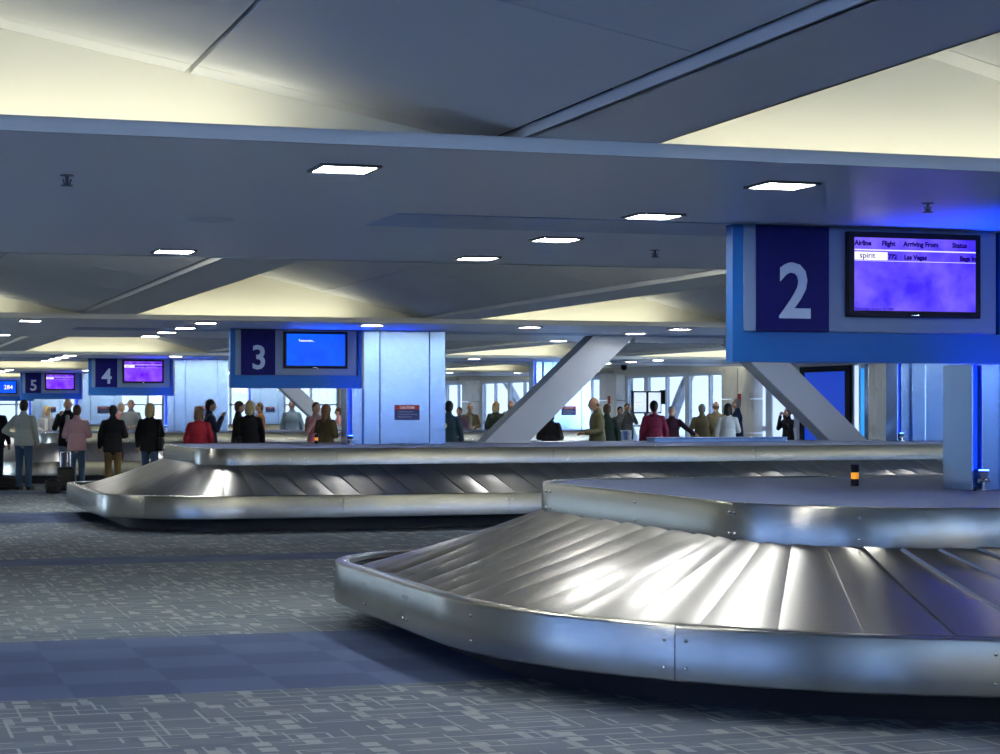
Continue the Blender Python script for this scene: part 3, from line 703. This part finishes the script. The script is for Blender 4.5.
def person(x, v, H, face, label, top, topcol, trousers='jeans', hair=('short', 'hair_brown'), arms=('down', 'down'), skin='skin_light', length=.80, lean=0, name='person', collar=None, zoff=0, open_front=None, nod=0, u=None):
    u = u_at(x, v) if u is None else u
    T = thing('person', label, 'person', (u, v, zoff), R(face))
    k = H / 1.75
    def P(a, b, c):       # lean bends everything above the hips forward (towards local -y)
        if lean and c > .95:
            d = c - .95; b2 = b - d * math.sin(R(lean)); c = .95 + d * math.cos(R(lean)) + 0 * b; b = b2
        return V3((a * k, b * k, c * k))
    hd = P(0, -.02 - nod * .04, 1.628 - nod * .02)
    # arm joints: s = side
    POSE = {'down': ((.25, .03, 1.13), (.265, -.05, .88)), 'front': ((.25, .0, 1.13), (.09, -.25, 1.10)), 'hip': ((.37, .06, 1.15), (.185, -.03, 1.03)),
            'raise': ((.25, -.12, 1.16), (.13, -.24, 1.42)), 'face': ((.24, -.14, 1.20), (.07, -.20, 1.56)), 'reach': ((.36, -.14, 1.22), (.58, -.26, 1.08)), 'cross': ((.24, -.05, 1.12), (-.06, -.21, 1.17)), 'pocket': ((.27, .05, 1.14), (.20, -.05, .93))}
    J = {}
    for s, pz in ((-1, arms[0]), (1, arms[1])):
        e, w = POSE[pz]; J[s] = (P(s * .170, .0, 1.385), P(s * e[0], e[1], e[2]), P(s * w[0], w[1], w[2]))
    b = MB()
    b.ball(hd, (.080 * k, .10 * k, .120 * k)); b.ball(hd + V3((0, -.025, -.055)) * k, (.056 * k, .062 * k, .062 * k))
    b.cap(P(0, .01, 1.44), P(0, 0, 1.56), .056 * k, .052 * k)
    b.cap(hd + V3((0, -.088, .012)) * k, hd + V3((0, -.108, -.025)) * k, .010 * k, .016 * k, 8)
    for s in (-1, 1): b.ball(hd + V3((s * .077, .005, -.01)) * k, (.014 * k, .024 * k, .034 * k), 8, 6)
    b.ball(P(0, .0, 1.27), (.165 * k, .105 * k, .20 * k)); b.ball(P(0, .0, 1.10), (.135 * k, .10 * k, .16 * k)); b.ball(P(0, .01, .95), (.16 * k, .115 * k, .13 * k))
    b.cap(P(-.13, 0, 1.385), P(.13, 0, 1.385), .055 * k); b.cap(P(-.12, .01, 1.39), P(0, .01, 1.46), .045 * k); b.cap(P(.12, .01, 1.39), P(0, .01, 1.46), .045 * k)
    for s in (-1, 1):
        sh, el, wr = J[s]
        b.cap(sh, el, .052 * k, .040 * k); b.cap(el, wr, .038 * k, .026 * k)
        d = (wr - el).normalized(); pa = wr + d * .06 * k; side = d.cross(V3((0, 0, 1)));
        if side.length < .2: side = V3((0, 1, 0))
        side.normalize(); up = side.cross(d).normalized()
        q = MB()
        b.cap(wr, pa, .027 * k, .030 * k, 8)
        for fi, (sp, ln) in enumerate(((-.024, .062), (-.008, .072), (.008, .068), (.023, .052))):
            f0 = pa + side * sp * k; f1 = f0 + (d * .8 - up * .25 * 1).normalized() * ln * .55 * k; f2 = f1 + (d * .6 - up * .7).normalized() * ln * .5 * k
            b.cap(f0, f1, .0095 * k, .0088 * k, 6); b.cap(f1, f2, .0088 * k, .0075 * k, 6)
        t0 = wr + d * .02 * k - side * .026 * k; b.cap(t0, t0 + (d * .5 - side * .8).normalized() * .045 * k, .011 * k, .009 * k, 6)
    fs = .095
    for s in (-1, 1):
        b.cap(P(s * .085, .01, .92), P(s * fs, -.01, .50), .082 * k, .052 * k); b.cap(P(s * fs, -.01, .50), P(s * (fs + .01), .03, .09), .052 * k, .036 * k)
        b.cap(P(s * (fs + .01), .04, .045), P(s * (fs + .025), -.13, .035), .036 * k, .030 * k)
    b.build('body', skin, T, remesh=.0115, sm=2)
    # face
    for s in (-1, 1):
        MB().ball(hd + V3((s * .030, -.084, .012)) * k, (.012 * k, .008 * k, .008 * k), 8, 6).build('eye', 'eye_dark', T, smooth=60)
        MB().cap(hd + V3((s * .018, -.092, .034)) * k, hd + V3((s * .044, -.080, .033)) * k, .004 * k, .004 * k, 6).build('eyebrow', hair[1], T, smooth=60)
    MB().ball(hd + V3((0, -.088, -.060)) * k, (.022 * k, .008 * k, .007 * k), 10, 6).build('mouth', 'lip', T, smooth=60)
    # hair
    hm = MB(); hs, hc = hair
    if hs == 'bald':
        for s in (-1, 1): hm.ball(hd + V3((s * .062, .035, -.005)) * k, (.020 * k, .05 * k, .04 * k))
        hm.ball(hd + V3((0, .085, -.02)) * k, (.062 * k, .022 * k, .045 * k))
        hm.cap(hd + V3((-.06, .05, -.01)) * k, hd + V3((.0, .09, -.01)) * k, .022 * k); hm.cap(hd + V3((.06, .05, -.01)) * k, hd + V3((.0, .09, -.01)) * k, .022 * k)
    else:
        g = .012 if hs == 'short' else .026
        hm.ball(hd + V3((0, .016, .030)) * k, ((.075 + g) * k, (.090 + g) * k, (.092 + g) * k)); hm.ball(hd + V3((0, .045, -.01)) * k, ((.068 + g) * k, (.062 + g) * k, (.085 + g) * k))
        for s in (-1, 1): hm.cap(hd + V3((s * .07, .005, .05)) * k, hd + V3((s * .074, .02, -.01 if hs == 'short' else -.07)) * k, .020 * k, .014 * k)
        if hs in ('bob', 'long'):
            dn = -.11 if hs == 'bob' else -.25
            hm.cap(hd + V3((0, .06, 0)) * k, hd + V3((0, .085, dn)) * k, .07 * k, .055 * k)
            for s in (-1, 1): hm.cap(hd + V3((s * .07, .03, 0)) * k, hd + V3((s * .075, .04 if hs == 'bob' else -.0, dn)) * k, .035 * k, .03 * k)
    hm.build('hair', hc, T, remesh=.011, sm=2)
    if hs == 'cap': pass
    # trousers
    t = MB(); t.ball(P(0, .01, .95), (.178 * k, .135 * k, .125 * k))
    for s in (-1, 1):
        t.cap(P(s * .085, .01, .92), P(s * fs, -.008, .50), .098 * k, .072 * k); t.cap(P(s * fs, -.008, .50), P(s * (fs + .008), .03, .13), .072 * k, .062 * k)
        t.tube(P(s * (fs + .008), .03, .14), P(s * (fs + .01), .025, .055), .062 * k, .070 * k)
    t.build('trousers', trousers, T, remesh=.015, sm=2)
    for s in (-1, 1):
        MB().cap(P(s * (fs + .01), .045, .048), P(s * (fs + .028), -.15, .040), .048 * k, .040 * k).box(*(P(s * (fs + .02) - .04, -.17, 0)), *(P(s * (fs + .02) + .04, .08, .022))).build('shoe', 'shoe', T, remesh=.012, sm=1)
    # top
    j = MB(); j.ball(P(0, .0, 1.27), (.195 * k, .140 * k, .21 * k)); j.ball(P(0, .005, 1.10), (.178 * k, .138 * k, .19 * k)); j.cap(P(-.135, 0, 1.375), P(.135, 0, 1.375), .070 * k); j.cap(P(-.13, .01, 1.385), P(0, .01, 1.455), .058 * k); j.cap(P(.13, .01, 1.385), P(0, .01, 1.455), .058 * k)
    j.ball(P(0, .005, (1.16 + length) / 2), (.182 * k, .142 * k, ((1.16 - length) / 2 + .07) * k)); 
    rings_ = [[P(rx * math.cos(a_), .008 + ry * math.sin(a_), zz) for a_ in [2 * math.pi * i_ / 28 for i_ in range(28)]] for rx, ry, zz in ((.196, .155, length), (.194, .153, .92), (.178, .142, 1.06), (.15, .115, 1.16))]
    n_ = len(j.v); j.grid(rings_, True); j.f.append(tuple(n_ + i_ for i_ in range(28))); j.f.append(tuple(n_ + 84 + i_ for i_ in reversed(range(28))))
    if length < .78: j.ball(P(0, .01, .84), (.185 * k, .15 * k, .14 * k))
    j.cap(P(0, .02, 1.43), P(0, .012, 1.505), .080 * k, .068 * k)
    for s in (-1, 1):
        sh, el, wr = J[s]; j.cap(sh, el, .070 * k, .060 * k); j.cap(el, el.lerp(wr, .9), .058 * k, .045 * k)
    j.build(top, topcol, T, remesh=.016, sm=2)
    if collar: MB().cap(P(-.05, -.03, 1.485), P(.05, -.03, 1.485), .034 * k).cap(P(-.05, .04, 1.50), P(.05, .04, 1.50), .036 * k).build('collar', collar, T, remesh=.012, sm=1)
    if open_front: MB().cap(P(0, -.125, 1.38), P(0, -.150, length + .12), .045 * k, .035 * k).build('shirt_front', open_front, T, smooth=60)
    return T, k, J
def c(key, col): return cmat('cloth_' + key, col)
c('light', (.45, .50, .50)); c('cardigan', (.30, .33, .38)); c('black', (.010, .010, .014)); c('pink', (.62, .38, .44)); c('darkblue', (.015, .02, .05)); c('red', (.26, .012, .03)); c('rose', (.55, .27, .28)); c('grey', (.22, .25, .29))
c('orange', (.24, .10, .04)); c('blue', (.20, .29, .42)); c('olive', (.10, .10, .06)); c('brownolive', (.07, .055, .03)); c('navy', (.02, .05, .09)); c('purple', (.10, .06, .13)); c('brown', (.11, .09, .06)); c('green', (.02, .035, .03)); c('darkgrey', (.07, .08, .10))
c('maroon', (.15, .012, .045)); c('vest', (.05, .015, .035)); c('tan', (.20, .15, .08)); c('khakitop', (.24, .19, .11)); c('white', (.68, .70, .72)); c('navyhood', (.02, .04, .09)); c('scarf', (.33, .37, .38))
# facing: 180 = back to the camera, 0 = towards it; minus 18 because the hall is turned
def F(a): return a - 18
P_ = person
P_(-5, 41.5, 1.78, F(180), 'person in black sleeve cut by the left picture edge', 'jacket', 'cloth_black', 'trousers_dark')
P_(24, 40.6, 1.78, F(172), 'man in pale patterned shirt and blue jeans, hand on hip, far left', 'shirt', 'cloth_light', 'jeans', ('short', 'hair_black'), ('down', 'hip'), length=.86)
P_(47, 51.9, 1.66, F(5), 'woman with long blonde hair in a grey cardigan behind the left carousel end', 'cardigan', 'cloth_cardigan', 'jeans_pale', ('long', 'hair_blonde'), ('front', 'front'), open_front='cloth_white')
P_(68, 42.2, 1.82, F(8), 'bald man in black jacket facing the camera behind the pink sweatshirt', 'jacket', 'cloth_black', 'jeans_pale', ('bald', 'hair_grey'), ('raise', 'down'), open_front='cloth_light')
P_(77, 39.3, 1.68, F(182), 'person in pink hooded sweatshirt and blue jeans seen from behind', 'sweatshirt', 'cloth_pink', 'jeans', ('short', 'hair_brown'), ('front', 'front'), length=.83)
pk = P_(113, 39.0, 1.68, F(190), 'person in long black jacket and khaki trousers holding a maroon bag', 'jacket', 'cloth_black', 'khaki', ('short', 'hair_black'), ('front', 'down'), length=.80)
P_(121, 52.6, 1.76, F(60), 'person in pale rose top half hidden behind the black-jacketed traveller', 'shirt', 'cloth_rose', 'jeans', ('short', 'hair_grey'), ('front', 'front'))
P_(131, 51.8, 1.83, F(10), 'grey-haired man in a grey shirt facing the camera under sign 4', 'shirt', 'cloth_grey', 'trousers_dark', ('short', 'hair_grey'), ('front', 'front'))
pb = P_(150, 39.2, 1.70, F(176), 'blonde woman in black jacket and jeans with a black bag', 'jacket', 'cloth_black', 'jeans', ('bob', 'hair_blonde'), ('front', 'down'), length=.80)
P_(199, 36.8, 1.64, F(180), 'woman with short brown hair in a bright red coat seen from behind', 'coat', 'cloth_red', 'trousers_dark', ('bob', 'hair_brown'), ('down', 'down'), length=.68)
P_(210, 39.5, 1.79, F(100), 'dark-haired man in navy sweater raising his hand beside the red coat', 'sweater', 'cloth_darkblue', 'trousers_dark', ('short', 'hair_black'), ('raise', 'raise'), skin='skin_tan')
P_(239, 41.0, 1.76, F(100), 'man in black shirt standing left of the blonde woman under sign 3', 'shirt', 'cloth_black', 'trousers_dark', ('short', 'hair_brown'), ('down', 'front'))
pu = P_(250, 40.0, 1.75, F(185), 'blonde woman in black jacket under the left half of sign 3', 'jacket', 'cloth_black', 'trousers_dark', ('bob', 'hair_blonde'), ('down', 'down'))
po = P_(260, 52.0, 1.76, F(-70), 'man in orange brown jacket facing left behind the blonde woman', 'jacket', 'cloth_orange', 'trousers_dark', ('short', 'hair_brown'), ('front', 'front'))
P_(292, 51.6, 1.83, F(2), 'bald man in pale blue shirt facing the camera under sign 3', 'shirt', 'cloth_blue', 'trousers_dark', ('bald', 'hair_grey'), ('down', 'down'))
pa_ = P_(326, 38.2, 1.68, F(150), 'woman with long auburn hair in olive brown jacket carrying a pink bag', 'jacket', 'cloth_brownolive', 'trousers_dark', ('long', 'hair_auburn'), ('front', 'front'))
P_(316, 40.8, 1.74, F(30), 'person with bare forearms half hidden behind the auburn-haired woman', 'shirt', 'cloth_rose', 'jeans', ('short', 'hair_brown'), ('raise', 'down'))
P_(339, 51.8, 1.63, F(-80), 'dark-haired person in rose shirt facing left at the right end of sign 3', 'shirt', 'cloth_rose', 'trousers_dark', ('short', 'hair_brown'), ('front', 'front'))
pn = P_(449, 38.0, 1.76, F(165), 'person in navy jacket with a yellow back mark beside the wide column', 'jacket', 'cloth_navy', 'trousers_dark', ('short', 'hair_black'), ('down', 'front'))
P_(459.5, 51.6, 1.64, F(-20), 'dark-haired person in purple top behind the navy jacket', 'shirt', 'cloth_purple', 'trousers_dark', ('short', 'hair_black'), ('front', 'front'))
P_(470, 52.2, 1.75, F(10), 'balding man in open brown jacket facing the camera left of the brace', 'jacket', 'cloth_brown', 'trousers_dark', ('bald', 'hair_brown'), ('front', 'front'), open_front='cloth_light')
P_(496, 51.5, 1.78, F(165), 'woman with blonde hair in dark green jacket left of the centre brace', 'jacket', 'cloth_green', 'trousers_dark', ('bob', 'hair_blonde'), ('down', 'down'))
P_(511, 53.5, 1.84, F(10), 'balding man whose head shows just left of the centre brace', 'shirt', 'cloth_white', 'trousers_dark', ('bald', 'hair_grey'), ('down', 'down'))
P_(550, 36.4, 1.62, F(160), 'person in bulky black coat partly hidden by the centre brace', 'coat', 'cloth_black', 'trousers_dark', ('bob', 'hair_black'), ('front', 'front'), length=.66)
P_(597, 35.0, 1.84, F(-75), 'balding man in olive jacket and pale scarf looking down at papers', 'jacket', 'cloth_olive', 'trousers_dark', ('bald', 'hair_brown'), ('front', 'front'), skin='skin_tan', length=.74, nod=1)
P_(607, 38.5, 1.70, F(170), 'person in dark coat just behind the olive jacketed man', 'coat', 'cloth_green', 'trousers_dark', ('short', 'hair_brown'), ('down', 'down'))
P_(620, 52.9, 1.66, F(20), 'person in dark jacket left of the man raising a camera', 'jacket', 'cloth_darkgrey', 'trousers_dark', ('short', 'hair_black'), ('face', 'down'))
P_(627, 52.2, 1.75, F(10), 'person in dark grey jacket raising a camera to the face', 'jacket', 'cloth_darkgrey', 'trousers_dark', ('short', 'hair_black'), ('face', 'face'))
P_(654, 38.4, 1.77, F(182), 'person with black hair in maroon sweater seen from behind', 'sweater', 'cloth_maroon', 'trousers_dark', ('short', 'hair_black'), ('down', 'down'), collar='cloth_white')
P_(672, 41.6, 1.66, F(-10), 'grey-haired person in dark maroon vest reaching out an arm', 'vest', 'cloth_vest', 'trousers_dark', ('short', 'hair_grey'), ('down', 'reach'))
P_(702, 42.4, 1.71, F(180), 'grey-haired person in brown tan jacket, left of the group by the glass wall', 'jacket', 'cloth_tan', 'trousers_dark', ('short', 'hair_grey'), ('pocket', 'pocket'))
P_(716, 45.5, 1.78, F(178), 'balding man in khaki jacket, second of the group by the glass wall', 'jacket', 'cloth_khakitop', 'khaki', ('bald', 'hair_brown'), ('down', 'down'))
P_(728, 41.6, 1.71, F(170), 'black-haired person in white jacket by the glass wall', 'jacket', 'cloth_white', 'trousers_dark', ('bob', 'hair_black'), ('front', 'down'))
P_(737, 47.6, 1.84, F(-100), 'grey-haired man in navy hooded jacket at the right of the group', 'jacket', 'cloth_navyhood', 'trousers_dark', ('short', 'hair_grey'), ('front', 'front'))
P_(788, 45.0, 1.62, F(-60), 'dark figure with a backpack raising a camera, under the number 2 sign', 'jacket', 'cloth_black', 'trousers_dark', ('short', 'hair_black'), ('face', 'face'))
cmat('mark_yellow', (.75, .62, .12), .6)
MB().tube((.06, .150, 1.27), (.06, .158, 1.27), .062, .060, 20).build('back_mark', 'mark_yellow', pn[0], smooth=40)
# ---------------------------------------------------------------- bags
def bag(kind, x, v, z, w, h, d, m, label, strap=.25, rz=0, cat='bag', u=None):
    u = u_at(x, v) if u is None else u
    T = thing(kind, label, cat, (u, v, z), R(rz))
    b = MB(); b.ball((0, 0, h * .5), (w * .5, d * .5, h * .5)); b.box(-w * .42, -d * .36, .02, w * .42, d * .36, h * .86)
    b.build('body', m, T, remesh=.014, sm=4)
    MB().box(-w * .2, -d * .5 - .006, h * .25, w * .2, -d * .42, h * .55).build('pocket', m, T, bevel=.01)
    MB().box(-w * .36, -.012, h * .88, w * .36, .012, h * .90).build('zip', 'chrome', T)
    if strap:
        s_ = MB(); pts = [V3((w * .34 * math.cos(a), 0, h * .85 + strap * math.sin(a))) for a in [math.pi * i / 14 for i in range(15)]]
        for p, q in zip(pts, pts[1:]): s_.tube(p, q, .009, .009, 6)
        s_.build('strap', m, T, smooth=60)
    return T
cmat('bag_pink', (.72, .18, .38), .5); cmat('bag_maroon', (.11, .025, .03), .5); cmat('bag_black', (.010, .010, .012), .6)
def carried(pr, s_, kind, where, w, h, d, m, label, strap):
    """hang a bag by its strap from a hand or a shoulder of the person"""
    T, k, J = pr; p = J[s_][2].copy() if where == 'hand' else J[s_][0] + V3((s_ * .05, 0, .06))
    if where == 'hand': p.z -= .07
    q = Matrix.Rotation(T.rotation_euler.z, 3, 'Z') @ p + T.location
    return bag(kind, 0, q.y, q.z - h * .85 - strap, w, h, d, m, label, strap, math.degrees(T.rotation_euler.z) + (90 if where != 'hand' else 0), u=q.x)
carried(pk, -1, 'handbag', 'hand', .26, .26, .14, 'bag_maroon', 'maroon handbag hanging from the hand of the person in khaki trousers', .18)
carried(pb, -1, 'shoulder_bag', 'shoulder', .30, .30, .14, 'bag_black', 'black shoulder bag at the right side of the blonde woman in jeans', .38)
carried(pu, 1, 'shoulder_bag', 'shoulder', .32, .32, .16, 'bag_black', 'black shoulder bag on the left side of the blonde woman under sign 3', .42)
carried(po, 1, 'shoulder_bag', 'hand', .26, .26, .14, 'bag_black', 'small black bag held by the man in orange brown jacket', .10)
carried(pa_, 1, 'tote_bag', 'shoulder', .36, .32, .16, 'bag_pink', 'bright pink tote bag on the arm of the auburn-haired woman', .30)
bag('travel_bag', 4, 40.4, 0, .52, .28, .30, 'bag_black', 'black travel bag on the carpet at the left picture edge', .06)
T = thing('rolling_suitcase', 'black rolling suitcase with raised handle left of the pink sweatshirt', 'suitcase', (u_at(66, 38.8), 38.8, 0))
box('shell', 'bag_black', (-.16, -.10, .05), (.16, .10, .50), T, .05)
MB().box(-.15, -.14, .12, .15, -.11, .45).build('pocket', 'bag_black', T, bevel=.012)
MB().tube((-.09, .09, .50), (-.09, .09, .78), .01).tube((.09, .09, .50), (.09, .09, .78), .01).tube((-.10, .09, .78), (.10, .09, .78), .014).build('handle', 'chrome', T, smooth=40)
for s in (-1, 1): MB().tube((s * .13, .07, .035), (s * .10, .07, .035), .035, .035, 14).build('wheel', 'black', T, smooth=40)
bag('backpack', 53, 38.4, 0, .32, .30, .26, 'bag_black', 'black backpack slumped on the carpet beside the rolling suitcase', .08)
